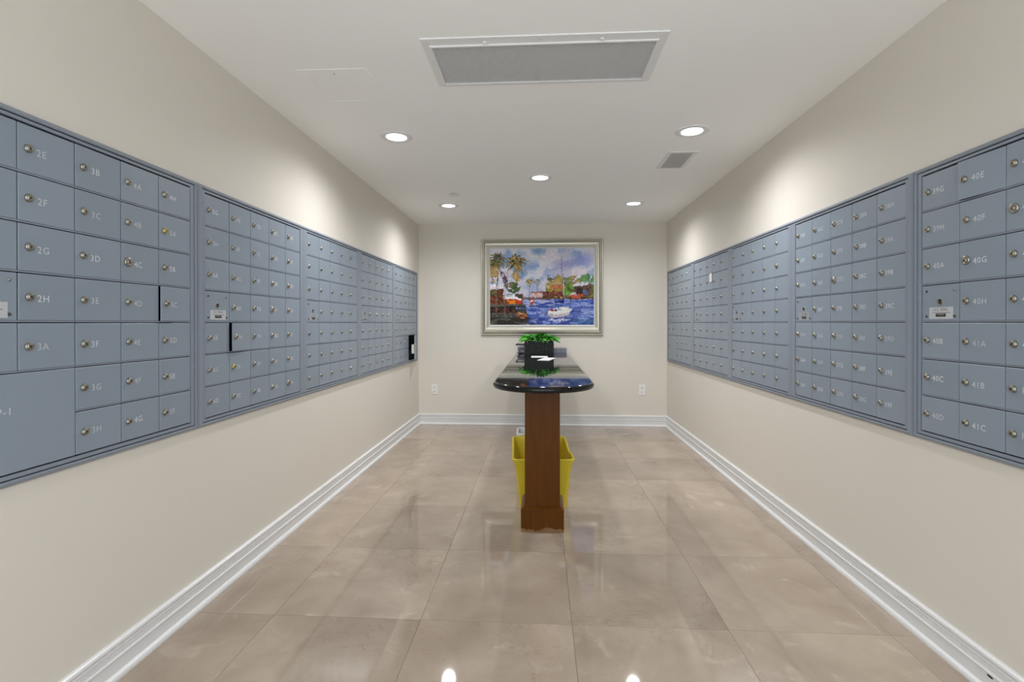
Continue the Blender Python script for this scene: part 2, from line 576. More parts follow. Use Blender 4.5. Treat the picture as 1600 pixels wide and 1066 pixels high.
def mailbox_unit(uid, side, k, label, trim_l, trim_r, parcel=None):
    """k: index along the wall counted from the viewer; local X runs left to right, +Y into the wall"""
    if side == 'L':
        pitch, colp = L_PITCH, L_COL
        root = empty('mailbox_unit', (XL, L_Y0 + k * pitch, ZB), math.pi / 2)
    else:
        pitch, colp = R_PITCH, R_COL
        root = empty('mailbox_unit', (XR, R_Y0 + (k + 1) * pitch, ZB), -math.pi / 2)
    tag(root, label, 'mailboxes', 'mailbox units along the side walls')
    Wd, H = pitch, ZT - ZB
    mx = (Wd - 5 * colp) / 2
    # cabinet body with compartments
    m = MB()
    e = 0.0095; dep = 0.36; yf = -0.003
    m.box(e, Wd - e, dep - 0.003, dep, e, H - e)
    for xa, xb in ((e, e + 0.003), (Wd - e - 0.003, Wd - e)): m.box(xa, xb, 0.0, dep - 0.003, e, H - e)
    for za, zb in ((e, e + 0.003), (H - e - 0.003, H - e)): m.box(e + 0.003, Wd - e - 0.003, 0.0, dep - 0.003, za, zb)

    def in_parcel(r, c): return parcel is not None and r >= 5 and parcel <= c <= parcel + 1
    for c in range(1, 5):                       # upright partitions
        x = mx + c * colp
        zb = ROW_BOT
        if parcel is not None and c == parcel + 1: zb = ROW_BOT + 2 * ROWP
        m.box(x - 0.0006, x + 0.0006, yf, dep - 0.003, zb, ROW_TOP)
    for r in range(1, 7):                       # shelves
        z = ROW_TOP - r * ROWP
        xa, xb = mx, Wd - mx
        if r == 6 and parcel is not None:
            if parcel == 0: xa = mx + 2 * colp
            else: xb = mx + parcel * colp
        m.box(xa, xb, yf, dep - 0.003, z - 0.0006, z + 0.0006)
    m.build('body', M_body, root)
    # face frame: four flat rails around the doors
    tl = 0.022 if trim_l else 0.0
    tr = 0.022 if trim_r else 0.0
    tz = 0.017
    m = MB(); g = 0.0032
    fy0, fy1 = -0.0125, 0.0
    zt0, zb0 = ROW_TOP, ROW_BOT
    m.box(tl + (g if tl else 0.0006), mx - 0.001, fy0, fy1, tz + g, H - tz - g, bevel=0.0008)
    m.box(Wd - mx + 0.001, Wd - tr - (g if tr else 0.0006), fy0, fy1, tz + g, H - tz - g, bevel=0.0008)
    m.box(mx - 0.001, Wd - mx + 0.001, fy0, fy1, zt0 + 0.0008, H - tz - g, bevel=0.0008)
    m.box(mx - 0.001, Wd - mx + 0.001, fy0, fy1, tz + g, zb0 - 0.0004, bevel=0.0008)
    m.build('face_frame', M_frame, root)
    # outer trim
    def T(name, *a):
        mm = MB(); prism_trim(mm, *a); mm.build(name, M_frame, root)
    T('top_trim', (0, H), (Wd, H), (tl, H - tz), (Wd - tr, H - tz))
    T('bottom_trim', (0, 0), (Wd, 0), (tl, tz), (Wd - tr, tz))
    if trim_l: T('side_trim', (0, 0), (0, H), (tl, tz), (tl, H - tz))
    if trim_r: T('side_trim', (Wd, 0), (Wd, H), (Wd - tr, tz), (Wd - tr, H - tz))
    # dividers between the rows
    for r in range(1, 7):
        z = ROW_TOP - r * ROWP
        xa, xb = mx - 0.001, Wd - mx + 0.001
        if r == 6 and parcel is not None:
            if parcel == 0: xa = mx + 2 * colp + 0.001
            else: xb = mx + parcel * colp - 0.001
        MB().box(xa, xb, -0.0085, yf, z - 0.0016, z + 0.0030).build('divider', M_frame, root)
    # doors
    dw, dh = colp - 0.0030, ROWP - 0.0082
    for r in range(7):
        for c in range(5):
            zlow = ROW_TOP - (r + 1) * ROWP + 0.0036
            xh = mx + (c + 1) * colp - 0.0009
            if r == 3 and c == 0:
                m = MB(); m.box(-dw, 0, FACE + 0.001, FACE + 0.005, 0, dh, bevel=0.0008)
                p = m.build('master_panel', M_door, root, (xh, 0, zlow))
                f = FACE + 0.001
                for i, (sx, sz) in enumerate(((-dw + 0.022, dh - 0.021), (-0.020, dh - 0.021), (-dw + 0.022, 0.016), (-0.020, 0.016))):
                    link('screw', SCREW_ME if i == 1 else SCREW_D, p, (sx, f, sz))
                link('master_keyhole', KEY_ME, p, (-dw * 0.5, f, dh * 0.53))
                m = MB(); m.box(-0.054, 0.054, -0.0012, 0, -0.0215, 0.0215, bevel=0.0004)
                m.build('label_plate', M_label if uid in ('L1', 'L2', 'R5') else M_label2, p, (-dw * 0.47, f, 0.0275))
                link('lettering', text_me['us_mail'], p, (-dw * 0.47, f - 0.0015, 0.0275 + 0.0125), (math.pi / 2, 0, 0))
                m = MB(); m.box(-0.038, 0.042, -0.0005, 0, -0.0008, 0.0008)
                m.build('print_line', M_grey_print, p, (-dw * 0.47, f - 0.0012, 0.0285))
                m = MB(); m.box(-0.022, 0.022, -0.0010, 0, -0.0055, 0.0055, mat=0); m.box(-0.016, 0.016, -0.0013, -0.001, -0.0005, 0.0035, mat=1)
                m.build('card_slot', [M_black, M_chrome], p, (-dw * 0.47, f - 0.0012, 0.0275 - 0.0075))
                continue
            if in_parcel(r, c):
                if not (r == 5 and c == parcel): continue
                w, h = 2 * colp - 0.0026, 2 * ROWP - 0.0076
                xh = mx + (parcel + 2) * colp - 0.0009
                zlow = ROW_BOT + 0.0036
            else:
                w, h = dw, dh
            a = AJAR.get((uid, r, c), random.uniform(0.0, 0.45) if random.random() < 0.6 else 0.0)
            d = link('door', door_mesh(w, h), root, (xh, 0, zlow), (0, 0, math.radians(a)))
            if (uid, r, c) in AJAR: d['label'] = 'door standing slightly ajar'
            lk = SPECIAL_LOCK.get((uid, r, c), 'n')
            jx, jz = random.uniform(-0.0012, 0.0012), random.uniform(-0.0012, 0.0012)
            lo = link('lock', LOCK[lk], d, (-w + 0.0275 + jx, FACE, h * (0.5 if w == dw else 0.62) + 0.001 + jz), (0, random.uniform(-0.9, 0.9), 0))
            if lk == 'b': lo['label'] = 'brass coloured lock'
            n = NUM.get((uid, r, c))
            if n:
                tx = -w + 0.052 + random.uniform(-0.002, 0.002)
                tz_ = h * 0.5 - 0.003 + random.uniform(-0.002, 0.002)
                if n == 'P-1': tx, tz_ = -w + 0.112, h * 0.5 + 0.033
                link('number', text_me[n], d, (tx, FACE - 0.0004, tz_), (math.pi / 2, 0, 0))
            if (uid, r, c) == ('L5', 5, 3):
                m = MB(); m.box(-0.045, 0.045, -0.0012, 0, -0.045, 0.045, mat=0); m.box(-0.014, 0.018, -0.0018, -0.0012, -0.028, 0.022, mat=1)
                m.build('sticker', [M_label, M_slot], d, (-0.075, FACE, 0.085))
                m = MB(); m.box(-0.02, 0.02, 0, 0.03, -0.05, 0.05, bevel=0.003)
                m.build('lock_case', M_chrome, d, (-w + 0.03, FACE + DOOR_T + 0.002, h * 0.45))
    return root


mailbox_unit('L1', 'L', 0, 'grey mailbox unit nearest on the left wall, with doors 2E to 5F', True, True, parcel=0)
mailbox_unit('L2', 'L', 1, 'grey mailbox unit second on the left wall, beginning with door 5G', True, False)
mailbox_unit('L3', 'L', 2, 'grey mailbox unit in the middle of the left wall, third of five', False, False)
mailbox_unit('L4', 'L', 3, 'grey mailbox unit fourth on the left wall, beside the farthest one', False, False)
mailbox_unit('L5', 'L', 4, 'grey mailbox unit farthest on the left wall, its large parcel door open', False, True, parcel=3)
mailbox_unit('R5', 'R', 0, 'grey mailbox unit nearest on the right wall, with doors 39G to 41H', True, True)
mailbox_unit('R4', 'R', 1, 'grey mailbox unit second on the right wall, ending with doors 38H to 39F', False, True)
mailbox_unit('R3', 'R', 2, 'grey mailbox unit in the middle of the right wall, third of five', False, False)
mailbox_unit('R2', 'R', 3, 'grey mailbox unit on the right wall with a white sticker on it', False, False)
mailbox_unit('R1', 'R', 4, 'grey mailbox unit farthest on the right wall, with a tall parcel door low down', True, False, parcel=0)

st = MB().box(-0.0006, 0.0, -0.030, 0.030, -0.036, 0.036).build('paper_sticker', M_white, None, (XR + FACE - 0.0012, 4.356, 1.583))
tag(st, 'small white paper sticker on a door of a right wall mailbox unit', 'sticker')
st.location.x = XR + FACE - 0.0030

# ------------------------------------------------------------------ downlights
m = MB()
m.lathe([(0.099, 0), (0.099, -0.003), (0.094, -0.006), (0.068, -0.0075), (0.0625, -0.004)], 40, mat=0)
RING_ME = m.mesh('trim_ring', M_ring)
m = MB(); m.lathe([(0.0625, -0.0035), (0.045, -0.0060), (0.02, -0.0072)], 40, cap1=True)
LENS_ME = m.mesh('lens', M_lens)
for x, y, lab in LIGHTS:
    r = empty('downlight', (x, y, ZC))
    tag(r, lab, 'ceiling light', 'recessed downlights')
    link('trim_ring', RING_ME, r); link('lens', LENS_ME, r)
    ld = bpy.data.lights.new('bulb', 'SPOT')
    ld.energy = SPOT_W; ld.color = LIGHT_COL; ld.spot_size = SPOT_ANGLE; ld.spot_blend = 1.0; ld.shadow_soft_size = 0.055
    lo = bpy.data.objects.new('bulb', ld); COL.objects.link(lo); lo.parent = r; lo.location = (0, 0, -0.03)

# ------------------------------------------------------------------ return air grille
r = tag(empty('air_return_grille', (0.011, 2.24, ZC)), 'long white framed ceiling grille with a fine grey mesh', 'grille')
ox, oy = 0.011, 2.24
fx0, fx1, fy0_, fy1_ = -0.492 - ox, 0.516 - ox, 2.026 - oy, 2.436 - oy
ix0, ix1, iy0, iy1 = GX0 - ox, GX1 - ox, GY0 - oy, GY1 - oy
for nm, lo in (('frame_rail', [(fx0, fy0_), (fx1, fy0_), (ix1, iy0), (ix0, iy0)]), ('frame_rail', [(fx1, fy0_), (fx1, fy1_), (ix1, iy1), (ix1, iy0)]),
               ('frame_rail', [(fx1, fy1_), (fx0, fy1_), (ix0, iy1), (ix1, iy1)]), ('frame_rail', [(fx0, fy1_), (fx0, fy0_), (ix0, iy0), (ix0, iy1)])):
    m = MB(); m.loft([[(x, y, 0) for x, y in lo], [(x, y, -0.005) for x, y in lo]], cap0=True, cap1=True)
    m.build(nm, M_ring, r)
m = MB()
for z0, z1 in ((-0.011, 0.004),):
    m.box(ix0, ix0 + 0.008, iy0, iy1, z0, z1); m.box(ix1 - 0.008, ix1, iy0, iy1, z0, z1)
    m.box(ix0 + 0.008, ix1 - 0.008, iy0, iy0 + 0.008, z0, z1); m.box(ix0 + 0.008, ix1 - 0.008, iy1 - 0.008, iy1, z0, z1)
m.build('inner_frame', M_ring, r)
m = MB(); P = 0.0127
nx = int((ix1 - ix0 - 0.016) / P); ny = int((iy1 - iy0 - 0.016) / P)
for i in range(1, nx + 1):
    x = ix0 + 0.008 + i * (ix1 - ix0 - 0.016) / (nx + 1); m.box(x - 0.0007, x + 0.0007, iy0 + 0.008, iy1 - 0.008, -0.006, 0.007)
for i in range(1, ny + 1):
    y = iy0 + 0.008 + i * (iy1 - iy0 - 0.016) / (ny + 1); m.box(ix0 + 0.008, ix1 - 0.008, y - 0.0007, y + 0.0007, -0.0062, 0.007)
g = m.build('mesh_grid', M_alu, r, fix=False); g['kind'] = 'stuff'
m = MB(); m.box(ix0 + 0.001, ix1 - 0.001, iy0 + 0.001, iy1 - 0.001, 0.03, 0.034)
m.build('filter_panel', simple('grey_filter', (0.30, 0.295, 0.28), 0.9, noise=0.2, nscale=9), r)
m = MB(); m.lathe([(0.005, 0), (0.005, -0.0012), (0.003, -0.002)], 10, cap1=True); SC2 = m.mesh('screw', M_alu)
for x in (fx0 + 0.03, -0.01, fx1 - 0.03):
    link('screw', SC2, r, (x, fy0_ + 0.022, -0.005)); link('screw', SC2, r, (x, fy1_ - 0.010, -0.005))
for x in (-0.24, 0.24):
    m = MB(); m.lathe([(0.009, 0), (0.009, -0.003), (0.006, -0.005)], 12, cap1=True)
    m.build('latch', M_ring, r, (x, fy0_ + 0.036, -0.005))

# small supply vent
vx0, vx1, vy0, vy1 = 0.868, 1.068, 3.455, 3.825
r = tag(empty('air_vent', ((vx0 + vx1) / 2, (vy0 + vy1) / 2, ZC)), 'small white louvred air vent on the right side of the ceiling', 'vent')
hx, hy = (vx1 - vx0) / 2, (vy1 - vy0) / 2
m = MB(); w = 0.028
m.box(-hx, -hx + w, -hy, hy, -0.005, 0, bevel=0.001); m.box(hx - w, hx, -hy, hy, -0.005, 0, bevel=0.001)
m.box(-hx + w, hx - w, -hy, -hy + w, -0.005, 0, bevel=0.001); m.box(-hx + w, hx - w, hy - w, hy, -0.005, 0, bevel=0.001)
m.build('frame', M_ring, r)
MB().box(-hx + w, hx - w, -hy + w, hy - w, -0.0012, -0.0002).build('backing', M_dark, r)
m = MB(); m.loft([[(-hx + w, -0.013, -0.0015), (-hx + w, 0.012, -0.0075), (-hx + w, 0.012, -0.0085), (-hx + w, -0.013, -0.0025)],
                  [(hx - w, -0.013, -0.0015), (hx - w, 0.012, -0.0075), (hx - w, 0.012, -0.0085), (hx - w, -0.013, -0.0025)]], cap0=True, cap1=True)
SL = m.mesh('slat', simple('grey_slat', (0.42, 0.415, 0.40), 0.5))
ns = 11
for i in range(ns):
    link('slat', SL, r, (0, -hy + w + (i + 0.5) * (2 * hy - 2 * w) / ns, 0))

# access panel
r = tag(empty('access_panel', (-0.958, 2.415, ZC)), 'faint square access panel painted over in the ceiling on the left', 'hatch')
MB().box(-0.152, 0.152, -0.155, 0.155, -0.0012, 0, bevel=0.0004).build('panel', M_ceil, r)
m = MB()
for a in ((-0.166, -0.1535, -0.168, 0.168), (0.1535, 0.166, -0.168, 0.168)): m.box(a[0], a[1], a[2], a[3], -0.0016, 0)
m.box(-0.1535, 0.1535, -0.168, -0.1565, -0.0016, 0); m.box(-0.1535, 0.1535, 0.1565, 0.168, -0.0016, 0)
m.build('frame', M_ceil, r)
m = MB(); m.lathe([(0.004, -0.0012), (0.003, -0.0025)], 10, cap1=True); m.build('latch', M_dark, r, (0.0, -0.125, 0))

# round cover plate near the far left downlight
r = tag(empty('sprinkler_cover', (-0.775, 4.50, ZC)), 'small round white cover plate beside the far left downlight', 'sprinkler')
m = MB(); m.lathe([(0.045, -0.004), (0.048, -0.0055), (0.048, -0.0075), (0.044, -0.009), (0.02, -0.0095)], 32, cap0=True, cap1=True)
m.build('cover_plate', M_ring, r)
m = MB(); m.lathe([(0.036, 0), (0.036, -0.0042)], 24, cap0=True, cap1=True); m.build('collar', M_dark, r)

# ------------------------------------------------------------------ outlets
for x, z, lab in ((-1.250, 0.415, 'white wall outlet on the back wall, left of the table'), (1.175, 0.422, 'white wall outlet on the back wall, right of the table')):
    r = tag(empty('wall_outlet', (x, D, z)), lab, 'outlet', 'wall outlets')
    MB().box(-0.036, 0.036, -0.006, 0, -0.060, 0.060, bevel=0.002).build('cover_plate', M_white, r)
    for zz in (-0.024, 0.024):
        m = MB(); m.box(-0.017, 0.017, -0.0085, -0.006, zz - 0.016, zz + 0.016, bevel=0.001)
        s = m.build('socket', M_white, r)
        m = MB(); m.box(-0.008, -0.005, -0.009, -0.0084, zz - 0.004, zz + 0.008); m.box(0.005, 0.008, -0.009, -0.0084, zz - 0.004, zz + 0.008)
        m.box(-0.003, 0.003, -0.009, -0.0084, zz - 0.012, zz - 0.007)
        m.build('slots', M_slot, s)

# ------------------------------------------------------------------ counter table
TH = 0.865; TT = 0.034
tcx, thw = 0.017, 0.290
tip = 2.600
r = tag(empty('counter_table', (0.012, 2.99, 0)), 'long counter with black granite top on a brown wooden post', 'table')
bx, by = 0.012, 2.99


def top_outline(off):
    """rounded near end, straight sides back to the wall"""
    pts = [(tcx + thw - off, D), (tcx - thw + off, D)]
    cy = tip + thw
    for i in range(0, 37):
        a = math.pi + math.pi * i / 36
        pts.append((tcx + (thw - off) * math.cos(a), cy + (thw - off) * math.sin(a)))
    return pts


m = MB(); rad = TT / 2
loops = []
for i in range(9):
    a = -math.pi / 2 + math.pi * i / 8
    off = rad * (1 - math.cos(a)) * 0.85
    z = TH - TT / 2 + rad * math.sin(a)
    loops.append([(x - bx, min(y, D - 0.001) - by, z) for x, y in top_outline(off)])
m.loft(loops, cap0=True, cap1=True)
ct = smooth(m.build('countertop', M_granite, r), 40)
for f in ct.data.polygons:
    if len(f.vertices) > 8: f.use_smooth = False


def post(y0, parent, dx=0.0):
    x0, x1 = -0.089 - bx + dx, 0.113 - bx + dx
    pz = 0.132
    m = MB(); m.box(x0, x1, y0 + 0.020 - by, y0 + 0.020 + 0.205 - by, pz - 0.01, TH - TT, bevel=0.003)
    m.build('post', M_wood, parent)
    px0, px1 = -0.111 - bx + dx, 0.135 - bx + dx
    ya, yb = y0 - by, y0 + 0.245 - by
    m = MB()
    def rect(o, z): return [(px0 + o, ya + o, z), (px1 - o, ya + o, z), (px1 - o, yb - o, z), (px0 + o, yb - o, z)]
    m.loft([rect(0, 0), rect(0, pz - 0.012)], cap0=True, cap1=True)
    m.build('plinth', M_wood, parent)
    m = MB(); m.loft([rect(-0.001, pz - 0.012), rect(-0.001, pz - 0.006), rect(0.006, pz + 0.001), rect(0.016, pz + 0.010), rect(0.020, pz + 0.010)], cap0=True, cap1=True)
    m.build('plinth_moulding', M_wood, parent)


post(2.872, r)
post(5.25, r)

# ------------------------------------------------------------------ bins
def rrect(hx, hy, rad, z, n=5, cx=0.0, cy=0.0):
    pts = []
    for qx, qy, a0 in ((1, 1, 0), (-1, 1, 90), (-1, -1, 180), (1, -1, 270)):
        for i in range(n + 1):
            a = math.radians(a0 + 90 * i / n)
            pts.append((cx + qx * (hx - rad) + rad * math.cos(a), cy + qy * (hy - rad) + rad * math.sin(a), z))
    return pts


def subdiv(lp, maxlen):
    out = []
    for a, b in zip(lp, lp[1:] + lp[:1]):
        n = max(1, int(math.dist(a, b) / maxlen))
        for i in range(n): out.append(tuple(a[k] + (b[k] - a[k]) * i / n for k in range(3)))
    return out


def bin_part(parent, mat, hx, hy, taper, h, dip, ribs=True):
    base = subdiv(rrect(1.0 * hx, 1.0 * hy, 0.035, 0), 0.022)
    n = len(base)

    def loop(z, grow, rib=0.0, dipz=0.0):
        t = z / h
        sx = (hx - taper * (1 - t) + grow) / hx; sy = (hy - taper * (1 - t) + grow) / hy
        o = []
        for i, (x, y, _) in enumerate(base):
            k = rib if (i % 4 < 2) else 0.0
            f = 1 - k / hx
            zz = z
            if dipz and abs(x) > hx * 0.9: zz = z - dipz * max(0, 1 - (abs(y + 0.02) / (hy * 0.42)) ** 4)
            o.append((x * sx * f, y * sy * f, zz))
        return o
    m = MB()
    rb = 0.0035 if ribs else 0.0
    m.loft([loop(0.0, 0), loop(0.012, 0.001), loop(0.05, 0, rb), loop(h * 0.72, 0, rb), loop(h * 0.84, 0.002), loop(h - 0.022, 0.003, 0, dip), loop(h - 0.022, 0.012, 0, dip),
            loop(h - 0.003, 0.014, 0, dip), loop(h, 0.011, 0, dip), loop(h - 0.001, 0.0, 0, dip), loop(h - 0.02, -0.004, 0, dip), loop(h * 0.84, -0.004), loop(0.02, -0.004)],
           cap0=True, cap1=True)
    return smooth(m.build('bin_shell', mat, parent), 30)


r = tag(empty('recycling_bin', (0.004, 3.522, 0), math.radians(3.0)), 'yellow plastic recycling bin on the floor behind the table post', 'bin')
bin_part(r, M_yellow, 0.188, 0.320, 0.036, 0.330, 0.018)
r = tag(empty('waste_bin', (-0.022, 4.03, 0), math.radians(0.5)), 'white plastic bin standing just behind the yellow bin', 'bin')
bin_part(r, M_white, 0.154, 0.112, 0.03, 0.335, 0.0, ribs=False)

# ------------------------------------------------------------------ picture
PX0, PX1, PZ0, PZ1 = -0.693, 0.727, 1.056, 2.180
CX0, CX1, CZ0, CZ1 = -0.588, 0.620, 1.176, 2.068
pcx, pcz = (PX0 + PX1) / 2, PZ0
r = tag(empty('framed_painting', (pcx, D, pcz)), 'harbour painting with palms and a sailboat in a silver frame', 'painting')
# rail profile: t from 0 (outer) to 1 (inner), distance from wall
PROF = [(0.0, 0.0), (0.0, 0.022), (0.05, 0.026), (0.12, 0.026), (0.15, 0.034), (0.26, 0.046), (0.36, 0.048), (0.44, 0.040), (0.47, 0.036), (0.62, 0.034), (0.72, 0.030),
        (0.78, 0.030), (0.84, 0.024), (0.84, 0.0)]
LIN = [(0.84, 0.004), (0.84, 0.022), (0.98, 0.016), (1.0, 0.012), (1.0, 0.004)]
corners_o = [(PX0, PZ0), (PX1, PZ0), (PX1, PZ1), (PX0, PZ1)]
corners_i = [(CX0, CZ0), (CX1, CZ0), (CX1, CZ1), (CX0, CZ1)]
for i in range(4):
    j = (i + 1) % 4
    for nm, prof, mt in (('frame_rail', PROF, M_silver), ('liner', LIN, M_liner)):
        def pt(k, t, d):
            o, n_ = corners_o[k], corners_i[k]
            return (o[0] + (n_[0] - o[0]) * t - pcx, -d - 0.001, o[1] + (n_[1] - o[1]) * t - pcz)
        m = MB(); m.loft([[pt(i, t, d) for t, d in prof], [pt(j, t, d) for t, d in prof]], cap0=True, cap1=True)
        m.build(nm, mt, r)


def srgb(c):
    c = np.asarray(c, float) / 255.0
    return np.where(c <= 0.04045, c / 12.92, ((c + 0.055) / 1.055) ** 2.4)


def paint(NX, NY):
    rng = np.random.RandomState(3)

    def vnoise(fx, fy, octv=4):
        out = np.zeros((NY, NX)); amp = 1.0; tot = 0
        for o in range(octv):
            gx, gy = int(fx * 2 ** o) + 2, int(fy * 2 ** o) + 2
            g = rng.rand(gy + 1, gx + 1)
            xx = np.linspace(0, gx - 1e-6, NX); yy = np.linspace(0, gy - 1e-6, NY)
            xi, yi = xx.astype(int), yy.astype(int)
            tx, ty = xx - xi, yy - yi
            tx, ty = tx * tx * (3 - 2 * tx), ty * ty * (3 - 2 * ty)
            a = g[yi][:, xi]; b = g[yi][:, xi + 1]; c = g[yi + 1][:, xi]; d = g[yi + 1][:, xi + 1]
            v = (a * (1 - tx) + b * tx) * (1 - ty)[:, None] + (c * (1 - tx) + d * tx) * ty[:, None]
            out += amp * v; tot += amp; amp *= 0.55
        return out / tot
    X0, Y0_ = np.meshgrid(np.linspace(0, 962, NX), np.linspace(0, 710, NY))
    X = X0 + (vnoise(60, 45, 1) - 0.5) * 16
    Y = Y0_ + (vnoise(60, 45, 1) - 0.5) * 14
    img = np.zeros((NY, NX, 3))
    fine = vnoise(90, 66, 1)
    mid = vnoise(30, 24, 2)

    def put(mask, col, a=1.0, var=0.18, n=None):
        n = fine if n is None else n
        c = np.array(col, float)[None, None, :] * (1 + var * (n[..., None] - 0.5) * 2)
        mk = (mask * a)[..., None] if mask.dtype != bool else (mask.astype(float) * a)[..., None]
        img[:] = img * (1 - mk) + np.clip(c, 0, 255) * mk

    def poly(pts):
        ins = np.zeros(X.shape, bool)
        n = len(pts)
        for i in range(n):
            x1, y1 = pts[i]; x2, y2 = pts[(i + 1) % n]
            if y1 == y2: continue
            c = ((y1 > Y) != (y2 > Y)) & (X < (x2 - x1) * (Y - y1) / (y2 - y1) + x1)
            ins ^= c
        return ins

    def ell(cx, cy, rx, ry): return ((X - cx) / rx) ** 2 + ((Y - cy) / ry) ** 2 < 1

    def line(x1, y1, x2, y2, w):
        dx, dy = x2 - x1, y2 - y1; L = dx * dx + dy * dy
        t = np.clip(((X - x1) * dx + (Y - y1) * dy) / L, 0, 1)
        return (X - x1 - t * dx) ** 2 + (Y - y1 - t * dy) ** 2 < w * w
    # sky
    put(np.ones(X.shape, bool), (150, 174, 214), var=0.05)
    cl = vnoise(5, 4, 5)
    m = np.clip((cl - 0.42) / 0.14, 0, 1); put(m, (218, 218, 230), var=0.05)
    put(np.clip(1 - ((X - 400) / 150) ** 2 - ((Y - 70) / 90) ** 2, 0, 1), (232, 230, 232), 0.8, 0.06)
    put(np.clip(1 - ((X - 640) / 190) ** 2 - ((Y - 90) / 80) ** 2, 0, 1), (222, 214, 224), 0.9, 0.06)
    put(np.clip(1 - ((X - 700) / 150) ** 2 - ((Y - 150) / 60) ** 2, 0, 1), (160, 156, 204), 0.8, 0.06)
    put(np.clip(1 - ((X - 450) / 90) ** 2 - ((Y - 25) / 50) ** 2, 0, 1), (110, 146, 196), 0.8, 0.06)
    put(np.clip(1 - ((X - 870) / 130) ** 2 - ((Y - 110) / 90) ** 2, 0, 1), (142, 150, 212), 0.7, 0.06)
    put(np.clip(1 - ((X - 740) / 260) ** 2 - ((Y - 230) / 70) ** 2, 0, 1), (224, 206, 216), 0.7, 0.06)
    put(np.clip((Y - 250) / 200, 0, 1), (196, 192, 216), 0.8, 0.06)
    # water
    wm = Y > 468
    put(wm, (96, 116, 186), var=0.2)
    st = vnoise(10, 60, 2)
    put(wm & (st > 0.58), (150, 164, 216), 0.75)
    put(wm & (st < 0.38), (60, 76, 156), 0.8)
    put(wm & (Y < 540) & (X > 330) & (X < 600) & (st > 0.48), (186, 184, 214), 0.7)
    put(wm & (Y > 640) & (X > 340) & (mid > 0.5), (48, 62, 140), 0.6)
    put((Y > 655) & (X > 760) & (fine > 0.5), (64, 116, 140), 0.6)
    # right shore
    f = vnoise(26, 20, 3)
    put((Y > 285 + 90 * f) & (Y < 462) & (X > 520), (112, 120, 66), var=0.45, n=f)
    for cx, cy, rx, ry, c in ((600, 280, 66, 46, (150, 128, 76)), (570, 270, 40, 30, (96, 92, 62)), (720, 320, 60, 50, (112, 128, 72)), (800, 290, 66, 42, (156, 138, 90)), (900, 285, 80, 44, (96, 140, 76)),
                              (560, 350, 50, 34, (170, 150, 96)), (640, 300, 50, 36, (170, 146, 84)), (910, 262, 30, 30, (80, 128, 84)), (735, 385, 55, 42, (108, 156, 62)), (620, 370, 60, 34, (168, 120, 76))):
        put(ell(cx, cy, rx, ry) & (f > 0.36), c, 0.9, 0.4, f)
    put(poly([(575, 345), (700, 335), (690, 372), (560, 382)]), (190, 118, 82))
    put((X > 490) & (X < 690) & (Y > 398) & (Y < 446), (120, 66, 58), 0.9, 0.5)
    put((X > 520) & (X < 660) & (Y > 378) & (Y < 400) & (fine > 0.4), (150, 138, 66))
    put(poly([(770, 360), (800, 340), (945, 330), (945, 440), (790, 440)]), (96, 76, 62), var=0.4)
    put(poly([(762, 355), (820, 312), (925, 308), (900, 345)]), (206, 204, 214))
    put((X > 800) & (X < 860) & (Y > 370) & (Y < 435), (60, 48, 46))
    put((X > 866) & (X < 905) & (Y > 385) & (Y < 430), (86, 108, 160))
    put(ell(775, 432, 32, 20), (196, 196, 206))
    put((X > 480) & (X < 962) & (Y > 446) & (Y < 474), (98, 70, 50), 0.95, 0.4)
    put((X > 740) & (X < 880) & (Y > 428) & (Y < 462) & (fine > 0.35), (186, 84, 58))
    put((X > 600) & (X < 700) & (Y > 448) & (Y < 462) & (fine > 0.5), (190, 160, 96))
    put((X > 310) & (X < 500) & (Y > 452) & (Y < 474), (108, 84, 78), 0.9, 0.3)
    put((X > 390) & (X < 482) & (Y > 412) & (Y < 455), (216, 176, 168), 0.9, 0.2)
    put((X > 385) & (X < 490) & (Y > 402) & (Y < 414), (150, 82, 76))

    def palm(cx, cy, rad, trunk, cols, seed, nf=17, w=9):
        rr = np.random.RandomState(seed)
        put(line(cx, cy, trunk[0], trunk[1], max(3, w * 0.45)), (118, 98, 80))
        for i in range(nf):
            a = 2 * math.pi * i / nf + rr.uniform(-.15, .15)
            L = rad * rr.uniform(.75, 1.1)
            x1, y1 = cx, cy
            for s_ in range(5):
                t = (s_ + 1) / 5
                x2 = cx + math.cos(a) * L * t; y2 = cy + math.sin(a) * L * t * 0.9 + 0.34 * L * t * t
                put(line(x1, y1, x2, y2, w * (1.15 - 0.75 * t)), cols[rr.randint(len(cols))], 0.95, 0.35)
                x1, y1 = x2, y2
    gp = [(96, 104, 62), (142, 126, 82), (70, 84, 58), (172, 146, 98), (118, 114, 66)]
    put(ell(40, 130, 70, 60) & (f > 0.35), (150, 132, 92), 0.9, 0.4, f)
    put(poly([(95, 215), (180, 212), (195, 290), (100, 300)]), (214, 204, 214))
    palm(72, 84, 96, (72, 400), gp + [(90, 100, 118)], 1, 19, 10)
    palm(20, 150, 90, (24, 380), gp + [(190, 140, 90)], 5, 15, 10)
    put(line(110, 230, 160, 330, 20) & (fine > 0.4), (86, 70, 92))
    palm(246, 112, 118, (240, 400), gp + [(176, 132, 74), (150, 130, 70)], 2, 21, 10)
    put(ell(252, 215, 46, 95) & (mid > 0.40), (168, 138, 88), 0.95, 0.5, mid)
    put(ell(40, 235, 44, 80) & (mid > 0.42), (160, 132, 88), 0.9, 0.5, mid)
    palm(368, 302, 48, (366, 460), [(150, 136, 90), (186, 168, 116), (110, 116, 80)], 3, 15, 5)
    palm(440, 300, 34, (438, 400), [(130, 130, 116), (160, 150, 120)], 4, 12, 4)
    # left shore
    put(ell(215, 365, 70, 52) & (f > 0.34), (74, 92, 52), 0.95, 0.5, f)
    put(ell(170, 340, 40, 30) & (f > 0.4), (128, 108, 70), 0.9, 0.4, f)
